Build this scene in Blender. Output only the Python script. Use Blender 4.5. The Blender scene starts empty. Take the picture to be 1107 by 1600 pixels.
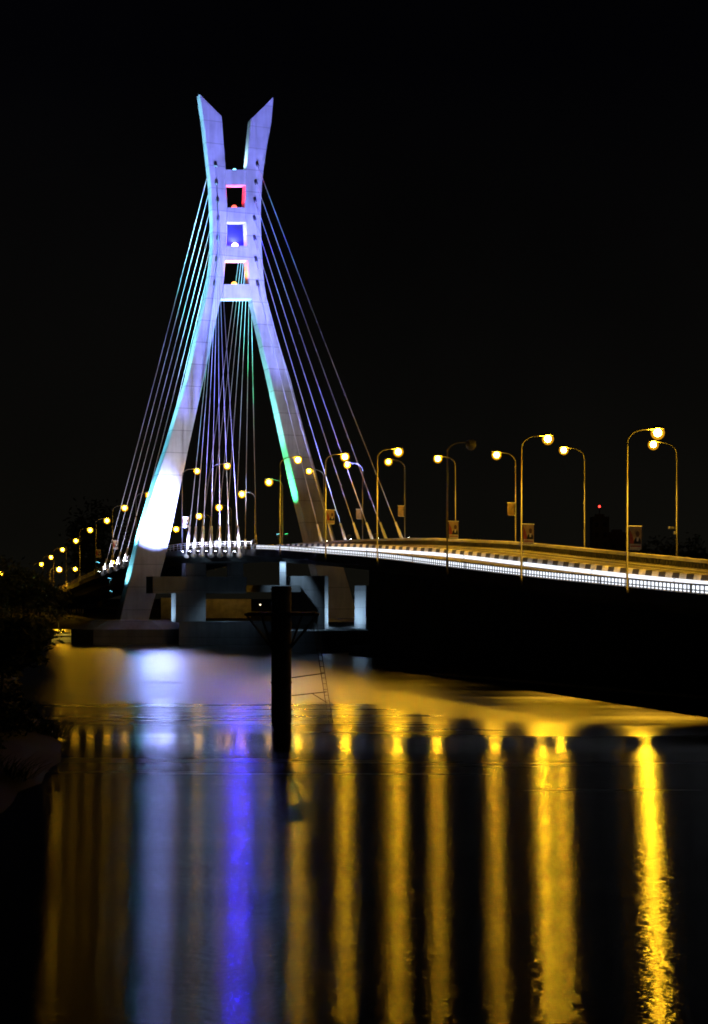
import bpy, bmesh, math, random
from mathutils import Vector, Matrix
random.seed(7)
sc = bpy.context.scene
COL = sc.collection
PI = math.pi
F, U0, V0, H = 2300.0, 553.5, 930.0, 7.7     # lens in photo pixels, optical column, horizon row, eye height (m)

# ------------------------------------------------------------------ helpers
def at(u, v, d):
    return Vector(((u-U0)*d/F, d, H-(v-V0)*d/F))

class MB:
    def __init__(s): s.v = []; s.f = []; s.m = []
    def add(s, vs, fs, mi=0):
        b = len(s.v); s.v += [tuple(p) for p in vs]
        for f in fs: s.f.append([b+i for i in f]); s.m.append(mi)
    def hexa(s, p, mi=0):                       # 8 points: bottom ring 0-3, top ring 4-7
        s.add(p, [(3,2,1,0),(4,5,6,7),(0,1,5,4),(1,2,6,5),(2,3,7,6),(3,0,4,7)], mi)
    def box(s, c, size, rz=0.0, mi=0):
        R = Matrix.Rotation(rz, 3, 'Z'); c = Vector(c); x, y, z = [k/2 for k in size]
        s.hexa([c+R@Vector(q) for q in ((-x,-y,-z),(x,-y,-z),(x,y,-z),(-x,y,-z),(-x,-y,z),(x,-y,z),(x,y,z),(-x,y,z))], mi)
    def tube(s, pts, rad, n=8, cap=True, mi=0):
        pts = [Vector(p) for p in pts]
        if not isinstance(rad, (list, tuple)): rad = [rad]*len(pts)
        rings = []; ref = None
        for i, p in enumerate(pts):
            t = (pts[min(i+1, len(pts)-1)]-pts[max(i-1, 0)]).normalized()
            if ref is None: ref = Vector((0,0,1)) if abs(t.z) < .9 else Vector((1,0,0))
            a = (ref - t*ref.dot(t)).normalized(); b = t.cross(a); ref = a
            rings.append([p+(a*math.cos(2*PI*k/n)+b*math.sin(2*PI*k/n))*rad[i] for k in range(n)])
        vs = [q for r in rings for q in r]; fs = []
        for i in range(len(pts)-1):
            for k in range(n):
                fs.append((i*n+k, i*n+(k+1)%n, (i+1)*n+(k+1)%n, (i+1)*n+k))
        if cap: fs += [tuple(reversed(range(n))), tuple((len(pts)-1)*n+k for k in range(n))]
        s.add(vs, fs, mi)
    def lathe(s, c, prof, n=16, mi=0, sx=1.0, sy=1.0, rz=0.0):   # prof: (r, z) list
        c = Vector(c); vs = []; fs = []; R = Matrix.Rotation(rz, 3, 'Z')
        for r, z in prof:
            for k in range(n):
                a = 2*PI*k/n; vs.append(c+R@Vector((r*math.cos(a)*sx, r*math.sin(a)*sy, z)))
        m = len(prof)
        for i in range(m-1):
            for k in range(n): fs.append((i*n+k, i*n+(k+1)%n, (i+1)*n+(k+1)%n, (i+1)*n+k))
        fs += [tuple(reversed(range(n))), tuple((m-1)*n+k for k in range(n))]
        s.add(vs, fs, mi)
    def build(s, name, mat, parent=None, smooth=False, org=None):
        me = bpy.data.meshes.new(name)
        o = Vector(org) if org is not None else Vector((0,0,0))
        if parent is not None: o = parent.matrix_basis.translation if parent.parent is None else parent.parent.matrix_basis.translation
        me.from_pydata([tuple(Vector(p)-o) for p in s.v], [], s.f)
        for m in (mat if isinstance(mat, (list, tuple)) else [mat]): me.materials.append(m)
        if len(me.materials) > 1: me.polygons.foreach_set('material_index', s.m)
        bm = bmesh.new(); bm.from_mesh(me); bmesh.ops.recalc_face_normals(bm, faces=bm.faces); bm.to_mesh(me); bm.free()
        if smooth:
            me.polygons.foreach_set('use_smooth', [True]*len(me.polygons))
        ob = bpy.data.objects.new(name, me); COL.objects.link(ob)
        if parent is not None: ob.parent = parent
        elif org is not None: ob.location = o
        return ob

def tag(o, label, cat, group=None, kind=None):
    o['label'] = label; o['category'] = cat
    if group: o['group'] = group
    if kind: o['kind'] = kind
    return o
def empty(name, loc, label, cat, group=None):
    o = bpy.data.objects.new(name, None); COL.objects.link(o); o.location = loc; o.empty_display_size = .5
    return tag(o, label, cat, group)
def struct(o, label, cat): return tag(o, label, cat, kind='structure')

def spot(name, loc, target, power, color, angle, blend=.4, radius=.25, parent=None):
    L = bpy.data.lights.new(name, 'SPOT'); L.energy = power; L.color = color
    L.spot_size = math.radians(angle); L.spot_blend = blend; L.shadow_soft_size = radius
    o = bpy.data.objects.new(name, L); COL.objects.link(o)
    loc = Vector(loc); d = Vector(target)-loc
    o.rotation_euler = d.to_track_quat('-Z', 'Y').to_euler()
    if parent is not None: o.parent = parent; o.location = loc-parent.matrix_basis.translation
    else: o.location = loc
    return o

# ------------------------------------------------------------------ materials
def nodes(name):
    m = bpy.data.materials.new(name); m.use_nodes = True; nt = m.node_tree
    return m, nt, nt.nodes['Principled BSDF']
def mat(name, col, rough=.7, metal=0, var=.25, scale=1.2, bump=0.0):
    m, nt, b = nodes(name); N = nt.nodes.new; L = nt.links.new
    tc = N('ShaderNodeTexCoord'); no = N('ShaderNodeTexNoise'); no.inputs['Scale'].default_value = scale; no.inputs['Detail'].default_value = 6
    L(tc.outputs['Object'], no.inputs['Vector'])
    mr = N('ShaderNodeMapRange'); mr.inputs[1].default_value = .3; mr.inputs[2].default_value = .7
    mr.inputs[3].default_value = 1-var; mr.inputs[4].default_value = 1+var
    L(no.outputs['Fac'], mr.inputs[0])
    mx = N('ShaderNodeVectorMath'); mx.operation = 'SCALE'; mx.inputs[0].default_value = col
    L(mr.outputs[0], mx.inputs['Scale']); L(mx.outputs[0], b.inputs['Base Color'])
    b.inputs['Roughness'].default_value = rough; b.inputs['Metallic'].default_value = metal
    if bump:
        bp = N('ShaderNodeBump'); bp.inputs['Strength'].default_value = bump; bp.inputs['Distance'].default_value = .03
        L(no.outputs['Fac'], bp.inputs['Height']); L(bp.outputs[0], b.inputs['Normal'])
    return m
def emis(name, col, strength, sampling='AUTO'):
    m, nt, b = nodes(name)
    b.inputs['Base Color'].default_value = (.02,.02,.02,1)
    b.inputs['Emission Color'].default_value = (*col, 1); b.inputs['Emission Strength'].default_value = strength
    m.cycles.emission_sampling = sampling
    return m
def concrete(name, col, lift=3.6, rough=.85):
    """cast concrete with horizontal pour joints, tie marks and streaky staining"""
    m, nt, b = nodes(name); N = nt.nodes.new; L = nt.links.new
    g = N('ShaderNodeNewGeometry'); sp = N('ShaderNodeSeparateXYZ'); L(g.outputs['Position'], sp.inputs[0])
    def math_(op, a, bb=None):
        n = N('ShaderNodeMath'); n.operation = op
        for i, k in enumerate((a, bb)):
            if k is None: continue
            if isinstance(k, (int, float)): n.inputs[i].default_value = k
            else: L(k, n.inputs[i])
        return n.outputs[0]
    n1 = N('ShaderNodeTexNoise'); n1.inputs['Scale'].default_value = .55; n1.inputs['Detail'].default_value = 8
    L(g.outputs['Position'], n1.inputs['Vector'])
    vm = N('ShaderNodeVectorMath'); vm.operation = 'MULTIPLY'; vm.inputs[1].default_value = (1.6,1.6,.12); L(g.outputs['Position'], vm.inputs[0])
    n2 = N('ShaderNodeTexNoise'); n2.inputs['Scale'].default_value = 1; n2.inputs['Detail'].default_value = 5; L(vm.outputs[0], n2.inputs['Vector'])
    zz = math_('DIVIDE', sp.outputs['Z'], lift); fr = math_('FRACT', zz); fl = math_('FLOOR', zz)
    seam = math_('LESS_THAN', math_('ABSOLUTE', math_('SUBTRACT', fr, .5)), .018)
    wn = N('ShaderNodeTexWhiteNoise'); wn.noise_dimensions = '1D'; L(math_('FLOOR', math_('ADD', zz, .5)), wn.inputs['W'])
    k = math_('ADD', math_('MULTIPLY', n1.outputs['Fac'], .5), math_('MULTIPLY', n2.outputs['Fac'], .5))
    k = math_('ADD', math_('MULTIPLY', k, 1.25), math_('MULTIPLY', wn.outputs['Value'], .16))
    k = math_('ADD', k, .22)
    k = math_('MULTIPLY', k, math_('SUBTRACT', 1.0, math_('MULTIPLY', seam, .38)))
    mx = N('ShaderNodeVectorMath'); mx.operation = 'SCALE'; mx.inputs[0].default_value = col
    L(k, mx.inputs['Scale']); L(mx.outputs[0], b.inputs['Base Color'])
    b.inputs['Roughness'].default_value = rough
    bp = N('ShaderNodeBump'); bp.inputs['Strength'].default_value = .25; bp.inputs['Distance'].default_value = .04
    L(n1.outputs['Fac'], bp.inputs['Height']); L(bp.outputs[0], b.inputs['Normal'])
    return m

SOD = (1.0, .50, .012)
M = dict(
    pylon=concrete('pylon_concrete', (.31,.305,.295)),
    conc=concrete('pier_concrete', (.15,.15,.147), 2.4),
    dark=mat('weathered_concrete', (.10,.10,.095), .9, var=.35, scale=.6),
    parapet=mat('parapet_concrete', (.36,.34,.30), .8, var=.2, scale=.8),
    rail=mat('dark_rail_paint', (.045,.045,.045), .6, var=.3, scale=3),
    steel=mat('lamp_post_paint', (.05,.05,.049), .5, .2, var=.15, scale=4),
    rust=mat('rusted_steel', (.075,.05,.035), .8, .3, var=.45, scale=2.5, bump=.3),
    cable=mat('cable_sheath', (.52,.52,.54), .5, var=.08, scale=.6),
    pipe=mat('white_anchor_paint', (.72,.72,.72), .5, var=.1, scale=2),
    asphalt=mat('asphalt', (.105,.10,.095), .8, var=.25, scale=.5),
    walk=mat('walkway_concrete', (.30,.29,.28), .85, var=.2, scale=.7),
    mark=mat('road_paint', (.7,.7,.66), .6, var=.2, scale=2),
    kerbw=mat('kerb_pale_paint', (.62,.60,.52), .7, var=.2, scale=2),
    kerbb=mat('kerb_black_paint', (.02,.02,.022), .6, var=.2, scale=2),
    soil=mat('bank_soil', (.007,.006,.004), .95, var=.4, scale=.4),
    leaf=mat('leaves', (.03,.045,.014), .7, var=.5, scale=.8),
    bark=mat('bark', (.06,.045,.03), .9, var=.4, scale=3),
    facade=mat('far_facade', (.16,.15,.14), .9, var=.2, scale=.1),
    wall=mat('quay_wall', (.42,.38,.28), .9, var=.3, scale=.7),
    cloth=mat('banner_cloth', (.52,.38,.2), .8, var=.35, scale=1.5),
    clothred=mat('banner_red', (.38,.07,.05), .8, var=.3, scale=2),
    skin=mat('portrait_skin', (.14,.07,.045), .8, var=.2, scale=4),
    suit=mat('portrait_suit', (.015,.015,.02), .8, var=.2, scale=4),
    shirt=mat('portrait_shirt', (.7,.7,.7), .8, var=.1, scale=4),
    strip=mat('banner_strip', (.62,.58,.42), .8, var=.15, scale=3),
    float=mat('boom_float', (.75,.6,.25), .5, var=.2, scale=2),
    sodium=emis('sodium_lamp', SOD, 1500),
    sodiummid=emis('mid_sodium_lamp', SOD, 950),  # same bulb, strength lowered with distance
    sodiumdim=emis('dim_sodium_lamp', SOD, 200),  # weakest bulb, for the more distant lamps
    trailglow=emis('white_trail_glow', (.86,.91,1.0), 1.5),  # glow standing in for headlight trails, no real fixture
    whitelens=emis('white_flood_lens', (.82,.86,1.0), 60),
    redlens=emis('red_flood_lens', (1,.12,.08), 2.5),
    bluelens=emis('blue_flood_lens', (.016,.008,1), 3600),
    amberlens=emis('amber_flood_lens', (1,.4,.05), 3.5),
    cyanlens=emis('cyan_flood_lens', (.2,.8,1), 6),
    greenlens=emis('green_flood_lens', (.05,1,.3), 5),
    redbeacon=emis('red_beacon', (1,.03,.02), 8),
)

def amber_bloom_glass():  # bowl emission painted as golden bloom around the bulb
    m, nt, b = nodes('amber_bloom_glass'); N = nt.nodes.new; L = nt.links.new
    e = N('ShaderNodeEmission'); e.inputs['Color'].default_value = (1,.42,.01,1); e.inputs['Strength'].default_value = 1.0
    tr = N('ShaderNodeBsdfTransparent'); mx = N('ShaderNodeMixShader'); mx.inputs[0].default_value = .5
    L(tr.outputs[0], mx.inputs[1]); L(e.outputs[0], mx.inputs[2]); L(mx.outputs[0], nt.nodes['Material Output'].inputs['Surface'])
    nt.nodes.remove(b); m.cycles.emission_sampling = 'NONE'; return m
M['bloomglass'] = amber_bloom_glass()

# ------------------------------------------------------------------ deck alignment (near edge), d = distance from the eye
CTL = [(40,42.8,5.6),(75,30.0,6.9),(96,23.15,7.78),(107,19.84,8.35),(123,14.96,9.25),(142,8.9,10.5),(160,2.7,11.75),(178,-3.9,12.8),
       (194,-10.0,13.7),(205,-14.5,14.2),(213,-17.85,14.5),(226,-23.3,14.85),(236,-27.3,15.0),(250,-32.7,14.95),(270,-39.6,14.5),
       (300,-49.2,13.4),(350,-64.7,11.2),(400,-80.2,8.9),(450,-95.7,6.9),(520,-117.4,5.0)]
def herm(d, k):
    n = len(CTL); i = 0
    while i < n-2 and d > CTL[i+1][0]: i += 1
    def sl(j):
        a, b = max(j-1,0), min(j+1,n-1)
        return (CTL[b][k]-CTL[a][k])/(CTL[b][0]-CTL[a][0])
    x0, x1 = CTL[i][0], CTL[i+1][0]; h = x1-x0; t = (d-x0)/h
    return ((2*t**3-3*t*t+1)*CTL[i][k] + (t**3-2*t*t+t)*h*sl(i) + (-2*t**3+3*t*t)*CTL[i+1][k] + (t**3-t*t)*h*sl(i+1))
def slope(d): return (herm(d+.5,1)-herm(d-.5,1))
def normal(d):
    m = slope(d); return Vector((1, -m, 0)).normalized()
BK = [(0,.015),(96,.030),(120,.040),(142,.055),(165,.07),(185,.07),(240,.02),(900,.02)]
def bank(d):
    for (a,x),(b,y) in zip(BK, BK[1:]):
        if a <= d <= b: return x+(y-x)*(d-a)/(b-a)
    return .02
def P(d, o, h=0.0):
    n = normal(d)
    return Vector((herm(d,1), d, herm(d,2)-.45+bank(d)*o+h)) + n*o
W = 18.5
def solve_u(u, o, h=0.0, lo=60, hi=515):
    best = None
    for k in range(4000):
        d = lo+(hi-lo)*k/4000; p = P(d, o, h); uu = U0+F*p.x/p.y
        if best is None or abs(uu-u) < best[0]: best = (abs(uu-u), d)
    return best[1]
def sweep(mb, d0, d1, prof, step=2.5, mi=0, h0=None):
    n = max(1, int(abs(d1-d0)/step)); k = len(prof); vs = []; fs = []
    for i in range(n+1):
        d = d0+(d1-d0)*i/n
        for o, h in prof: vs.append(P(d, o, h))
    for i in range(n):
        for j in range(k): fs.append((i*k+j, i*k+(j+1)%k, (i+1)*k+(j+1)%k, (i+1)*k+j))
    fs += [tuple(reversed(range(k))), tuple(n*k+j for j in range(k))]
    mb.add(vs, fs, mi)
DA, DB, DJ = 42, 518, 204.0          # deck ends and the joint between the viaduct and the stayed span

# ------------------------------------------------------------------ water
def make_water():
    m, nt, b = nodes('river_water'); N = nt.nodes.new; L = nt.links.new
    g = N('ShaderNodeNewGeometry'); sp = N('ShaderNodeSeparateXYZ'); L(g.outputs['Position'], sp.inputs[0])
    def vmul(v):
        q = N('ShaderNodeVectorMath'); q.operation = 'MULTIPLY'; q.inputs[1].default_value = v; L(g.outputs['Position'], q.inputs[0]); return q.outputs[0]
    def noise(v, det=2):
        q = N('ShaderNodeTexNoise'); q.inputs['Scale'].default_value = 1; q.inputs['Detail'].default_value = det; L(vmul(v), q.inputs['Vector']); return q.outputs['Fac']
    def math_(op, a, bb):
        n = N('ShaderNodeMath'); n.operation = op
        for i, k in enumerate((a, bb)):
            if isinstance(k, (int, float)): n.inputs[i].default_value = k
            else: L(k, n.inputs[i])
        return n.outputs[0]
    # slicks and wind-ruffled lanes lie across the river; their edges wander. Waves run towards the eye, so slopes are
    # larger along the river's Y than across it (anisotropic gloss), and the lanes differ in how steep and how mixed they are
    y = math_('ADD', sp.outputs['Y'], math_('MULTIPLY', math_('SUBTRACT', noise((.05,.02,0), 4), .5), 12))
    y = math_('ADD', y, math_('MULTIPLY', sp.outputs['X'], .03))
    # the ruffled lane bends closer on the right-hand side of the river
    mr = N('ShaderNodeMapRange'); mr.inputs[1].default_value = 79; mr.inputs[2].default_value = 92; L(y, mr.inputs[0])
    y = math_('ADD', y, math_('MULTIPLY', math_('MULTIPLY', mr.outputs[0], math_('MAXIMUM', sp.outputs["X"], 0.0)), 2.0))
    t = math_('DIVIDE', y, 260.0)
    def ramp(st):
        cr = N('ShaderNodeValToRGB'); L(t, cr.inputs[0]); cr.color_ramp.interpolation = 'EASE'
        el = cr.color_ramp.elements
        while len(el) < len(st): el.new(.5)
        for e, (p, v) in zip(el, st): e.position = p/260.; e.color = (v,v,v,1)
        return cr.outputs[0]
    r = ramp([(0,.19),(28,.21),(45,.24),(70,.27),(75.5,.17),(79,.17),(84,.27),(103,.28),(109,.37),(180,.37),(215,.33),(260,.30)])
    an = ramp([(0,.72),(60,.72),(73,.72),(77,.7),(84,.60),(101,.50),(110,.10),(180,.15),(260,.5)])
    mf = N('ShaderNodeMapRange'); mf.inputs[1].default_value = 82; mf.inputs[2].default_value = 112; mf.inputs[3].default_value = .09; mf.inputs[4].default_value = .34; L(y, mf.inputs[0])
    lane = math_('MULTIPLY', math_('SUBTRACT', noise((.022,.42,0), 5), .5), mf.outputs[0])
    xr = N('ShaderNodeMapRange'); xr.inputs[1].default_value = 4; xr.inputs[2].default_value = 18; xr.inputs[3].default_value = 0; xr.inputs[4].default_value = .15; L(sp.outputs['X'], xr.inputs[0])
    r = math_('ADD', math_('ADD', r, lane), math_('MULTIPLY', xr.outputs[0], mr.outputs[0]))
    bp = N('ShaderNodeBump'); bp.inputs['Strength'].default_value = 1.0; bp.inputs['Distance'].default_value = .0065
    L(math_('ADD', noise((2.6,3.4,0), 2), math_('MULTIPLY', noise((6,7,0), 1), .3)), bp.inputs['Height'])
    gl = N('ShaderNodeBsdfAnisotropic'); gl.distribution = 'BECKMANN'; L(r, gl.inputs['Roughness']); L(an, gl.inputs['Anisotropy'])
    tv = N('ShaderNodeCombineXYZ'); tv.inputs[0].default_value = 1.0; L(tv.outputs[0], gl.inputs['Tangent']); L(bp.outputs[0], gl.inputs['Normal'])
    gl.inputs['Color'].default_value = (1,1,1,1)
    di = N('ShaderNodeBsdfDiffuse'); di.inputs['Color'].default_value = (.002,.0026,.004,1)
    fr = N('ShaderNodeFresnel'); fr.inputs['IOR'].default_value = 1.333; L(bp.outputs[0], fr.inputs['Normal'])
    mx = N('ShaderNodeMixShader'); L(fr.outputs[0], mx.inputs[0]); L(di.outputs[0], mx.inputs[1]); L(gl.outputs[0], mx.inputs[2])
    L(mx.outputs[0], nt.nodes['Material Output'].inputs['Surface']); nt.nodes.remove(b)
    mb = MB(); mb.add([(-900,-30,0),(900,-30,0),(900,1500,0),(-900,1500,0)], [(0,1,2,3)])
    struct(mb.build('water', m), 'dark river water with long gold, lavender and violet light streaks', 'water')
make_water()

# ------------------------------------------------------------------ land
def ribbon(name, rows, mtl):
    mb = MB(); k = len(rows[0]); vs = [p for r in rows for p in r]; fs = []
    for i in range(len(rows)-1):
        for j in range(k-1): fs.append((i*k+j, i*k+j+1, (i+1)*k+j+1, (i+1)*k+j))
    mb.add(vs, fs); return mb.build(name, mtl, smooth=True)
EDGE = [(20,-13.2),(35,-13),(45,-13),(57,-13.4),(66,-14.2),(76,-15.2),(82,-17.4),(100,-23),(125,-29),(150,-35.5),(200,-46),(240,-52),(300,-90),(340,-150)]
def edge_x(d):
    for (a, xa), (b, xb) in zip(EDGE, EDGE[1:]):
        if a <= d <= b: return xa+(xb-xa)*(d-a)/(b-a)
    return EDGE[-1][1]
rows = []
for i in range(120):
    d = 20+320*i/119; xe = edge_x(d)+random.uniform(-.4,.4)
    rows.append([(xe+1.5,d,-.5),(xe+.3,d,.12+random.uniform(0,.15)),(xe-1.0,d,.5+random.uniform(-.1,.2)),(xe-4,d,1.1+random.uniform(-.2,.3)),(xe-12,d,1.7),(xe-60,d,2.4),(xe-400,d,3)])
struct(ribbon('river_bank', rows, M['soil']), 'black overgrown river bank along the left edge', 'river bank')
rows = []
for i in range(90):
    x = -700+1500*i/89; y = 335+random.uniform(-3,3)+ .02*abs(x)
    rows.append([(x,y-3,-.5),(x,y,.8),(x,y+6,2.0),(x,y+60,2.6),(x,y+160,3.4),(x,y+1100,4)])
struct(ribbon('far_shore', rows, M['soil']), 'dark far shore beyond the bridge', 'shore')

# ------------------------------------------------------------------ bridge deck and roads
deck = empty('bridge_deck', P(200, 9, 0), 'long curved concrete bridge deck sweeping down to the right, dark underside', 'bridge')
mb = MB(); sweep(mb, DA, DB, [(-.25,.42),(-.25,-.55),(2.6,-.85),(3.6,-1.6),(W-3.6,-1.6),(W-2.6,-.85),(W+.25,-.55),(W+.25,-.02),(.22,-.02),(.22,.42)])
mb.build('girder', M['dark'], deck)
mb = MB(); sweep(mb, DA, DB, [(.24,-.016),(1.5,-.016),(1.5,.16),(.24,.16)]); mb.build('walkway', M['walk'], deck)
mb = MB(); sweep(mb, DA, DB, [(17.2,-.016),(17.75,-.016),(17.75,.16),(17.2,.16)]); mb.build('kerb', M['walk'], deck)
for d in range(DA+20, 320, 24):                # expansion joints on the fascia
    mb = MB(); mb.box(P(d,-.262,-.1), (.06,.03,.8), math.atan2(normal(d).y, normal(d).x)); mb.build('expansion_joint', M['rail'], deck)
def road(a, b, label):
    mb = MB(); sweep(mb, DA, DB, [(a,-.018),(b,-.018),(b,.0),(a,.0)])
    struct(mb.build('road', M['asphalt']), label, 'road')
road(1.52, 8.9, 'near bridge carriageway washed in white light')
road(9.8, 17.18, 'far bridge carriageway lit orange by street lamps')
mb = MB()
for o in (5.2, 13.5):
    d = DA+1
    while d < DB-4:
        sweep(mb, d, d+3, [(o-.07,.002),(o+.07,.002),(o+.07,.006),(o-.07,.006)], 3); d += 9
for o in (1.9, 8.6, 10.15, 16.85):
    sweep(mb, DA, DB, [(o-.06,.002),(o+.06,.002),(o+.06,.006),(o-.06,.006)])
struct(mb.build('lane_marking', M['mark']), 'white lane lines and dashes painted on the bridge carriageways', 'road marking')

NUM = ['first','second','third','fourth','fifth','sixth','seventh','eighth','ninth','tenth','eleventh','twelfth','thirteenth','fourteenth','fifteenth','sixteenth','seventeenth']
# median barrier, black and pale blocks
med = MB(); d = DA; k = 0
while d < 330:
    dn = d + 1.12*math.cos(math.atan(slope(d)))
    sweep(med, d, dn, [(9.02,.36),(9.68,.36),(9.58,.78),(9.12,.78)], 5, mi=k % 2); d = dn; k += 1
sweep(med, DA, 330, [(8.94,.004),(9.76,.004),(9.70,.358),(9.0,.358)], mi=0)
tag(med.build('median_barrier', [M['kerbw'], M['kerbb']]), 'low median barrier painted in black and pale blocks between the carriageways', 'barrier')
# white glowing bands added in place of headlight trails, in sections: one run in the foot of the median, one behind the near railing
def trail_run(d0, d1, L, prof, mid, run):
    d = d0; secs = []
    while d < d1-1: secs.append((d, min(d+L, d1))); d += L+.12
    for i, (d, e) in enumerate(reversed(secs)):
        t = empty('added_trail_band', P((d+e)/2, mid, .1), 'added white headlight-trail band %s, %s section from the pylon' % (run, NUM[i]), 'light strip', 'added white headlight-trail bands '+run)
        mb = MB(); sweep(mb, d, e, prof); mb.build('trail_glow_bar', M['trailglow'], t)
        hh = prof[2][1]; oo = (prof[0][0]+prof[1][0])/2
        for q in (d+.05, e-.05):
            mb = MB(); mb.box(P(q, oo, hh/2+prof[0][1]/2), (.12,.06,hh-prof[0][1]+.03), math.atan2(normal(q).y, normal(q).x)); mb.build('band_end_block', M['rail'], t)
trail_run(46, 212, 13.8, [(8.80,.012),(8.90,.012),(8.90,.34),(8.80,.34)], 8.85, 'at the foot of the striped median')
trail_run(46, 203, 13.0, [(.16,.46),(.22,.46),(.22,.93),(.16,.93)], .19, 'behind the openings of the near railing')

# near railing: two rows of square openings on a solid upstand
rail = empty('railing', P(150, 0, .45), 'dark railing with two rows of square openings along the near side of the deck', 'railing')
mb = MB(); sweep(mb, DA, DJ, [(-.14,.96),(.12,.96),(.12,1.06),(-.14,1.06)]); mb.build('top_rail', M['rail'], rail)
mb = MB(); sweep(mb, DA, DJ, [(-.07,.60),(.05,.60),(.05,.665),(-.07,.665)]); mb.build('middle_rail', M['rail'], rail)
mb = MB(); d = DA+.1
while d < DJ:
    a = math.atan2(normal(d).y, normal(d).x); c = P(d, -.01, .69); mb.box((c.x,c.y,c.z), (.05,.085,.55), a)
    d += .56*math.cos(math.atan(slope(d)))
ob = mb.build('baluster', M['rail'], rail); ob['kind'] = 'stuff'
# slim tube railing along the stayed span
r2 = empty('railing', P(260, 0, .45), 'slim pale tube railing along the near side of the stayed span', 'railing')
mb = MB()
for h in (.75, 1.1, 1.42): mb.tube([P(DJ+.4+(DB-DJ-1)*i/110, 0, h) for i in range(111)], .035, 5)
mb.build('handrail', M['pipe'], r2)
mb = MB(); d = DJ+.5
while d < DB-1: mb.box(P(d, 0, .92), (.07,.07,1.02)); d += 2.2
ob = mb.build('post', M['pipe'], r2); ob['kind'] = 'stuff'
# far parapet
fp = empty('parapet', P(150, W, 0), 'far concrete parapet with a thick gold-lit top rail over dark slots', 'parapet')
mb = MB(); sweep(mb, DA, DB, [(17.78,.80),(18.42,.80),(18.42,1.10),(17.78,1.10)]); mb.build('top_rail', M['parapet'], fp)
mb = MB(); sweep(mb, DA, DB, [(17.85,-.016),(18.35,-.016),(18.35,.25),(17.85,.25)]); mb.build('upstand', M['parapet'], fp)
mb = MB(); d = DA+.1
while d < DB-.4:
    mb.box(P(d, 18.1, .525), (.34,.22,.545), math.atan2(normal(d).y, normal(d).x)); d += .52 if d < 220 else 1.2
ob = mb.build('slot_pier', M['dark'], fp); ob['kind'] = 'stuff'

# ------------------------------------------------------------------ viaduct support wall (solid, under the middle of the approach)
mb = MB()
wall_o = lambda d: 8.2+8.2*min(1, max(0, (183-d)/80.))
vs = []; fs = []; ds = [183-3*i for i in range(47)]
for d in ds:
    ow = wall_o(d)
    for o, z in ((ow,None),(ow,-1),(ow+1.6,-1),(ow+1.6,None)):
        p = P(d, o, -1.25 if z is None else 0)
        vs.append((p.x,p.y,p.z if z is None else z))
k = 4
for i in range(len(ds)-1):
    for j in range(k): fs.append((i*k+j, i*k+(j+1)%k, (i+1)*k+(j+1)%k, (i+1)*k+j))
fs += [(0,1,2,3), tuple((len(ds)-1)*k+j for j in range(k))]
sw = empty('support_wall', (*P(150,9)[:2], 0), 'black solid wall holding up the approach deck at the right', 'wall')
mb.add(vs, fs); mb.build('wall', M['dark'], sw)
mb = MB(); vs = []; fs = []
for d in [187.5-3*i for i in range(49)]:
    ow = wall_o(d)-.9
    for o, z in ((ow,1.15),(ow,-1),(ow+4,-1),(ow+4,1.15)):
        p = P(d, o); vs.append((p.x,p.y,z))
for i in range(48):
    for j in range(4): fs.append((i*4+j, i*4+(j+1)%4, (i+1)*4+(j+1)%4, (i+1)*4+j))
fs += [(0,1,2,3), tuple(48*4+j for j in range(4))]
mb.add(vs, fs); mb.build('footing', M['dark'], sw)
mb = MB()
pts = [P(d, wall_o(d)+2.2) for d in (184,160,130,100,70,45)]
poly = [(p.x,p.y) for p in pts]+[(420,45),(420,338),(60,338)]
mb.add([(x,y,1.0) for x,y in poly]+[(x,y,-1) for x,y in poly], [tuple(range(len(poly)))]+[(i,(i+1)%len(poly),len(poly)+(i+1)%len(poly),len(poly)+i) for i in range(len(poly))])
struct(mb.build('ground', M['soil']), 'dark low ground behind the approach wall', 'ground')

# ------------------------------------------------------------------ pylon
P0 = Vector((-20.1, 239.8, 0)); TH = math.radians(21.8)
TT = Vector((math.cos(TH), math.sin(TH), 0)); NF = Vector((math.sin(TH), -math.cos(TH), 0))   # along the pylon, and its front normal
def pyl(u, v, back=0.0):
    r = Vector(((u-U0)/F, 1, -(v-V0)/F)); c = Vector((0,0,H))
    s = NF.dot(P0-c)/NF.dot(r); return c+r*s-NF*back
def thick(v): return 1.7+1.5*min(1, max(0, (v-300)/600.))
pylon = empty('bridge_pylon', (P0.x,P0.y,0), 'tall forked concrete bridge pylon lit lavender with two splayed legs', 'bridge pylon')
def leg(rows):
    mb = MB(); vs = []; fs = []
    for ul, vl, ur, vr in rows:
        vm = (vl+vr)/2; T = thick(vm); bv = .12
        a, b = pyl(ul,vl), pyl(ur,vr)
        e = (b-a).normalized()*bv
        vs += [a+e, b-e, b-NF*bv, pyl(ur,vr,T)+NF*bv, pyl(ur,vr,T)-e, pyl(ul,vl,T)+e, pyl(ul,vl,T)+NF*bv, a-NF*bv]
    n = len(rows)
    for i in range(n-1):
        for j in range(8): fs.append((i*8+j, i*8+(j+1)%8, (i+1)*8+(j+1)%8, (i+1)*8+j))
    fs += [tuple(reversed(range(8))), tuple((n-1)*8+j for j in range(8))]
    mb.add(vs, fs); return mb
LL = [(312,147,347,182),(317.8,186,347.4,186),(322.3,225,350.4,225),(326.8,265,353.5,265),(329.3,289,354,289),(331,324,356,324),(332.4,347,355.5,347),
      (332.6,384,355,384),(331,407,353,407),(326.5,444,350,444),(322,467,345.5,467),(316,493,339.8,493),(308,527,333,527),(293,594,319,594),(277,647,307,647),(261,701,295,701),
      (243,754,284,754),(223.5,820,270,820),(211,870,259,870),(187,972,232,972)]
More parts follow.
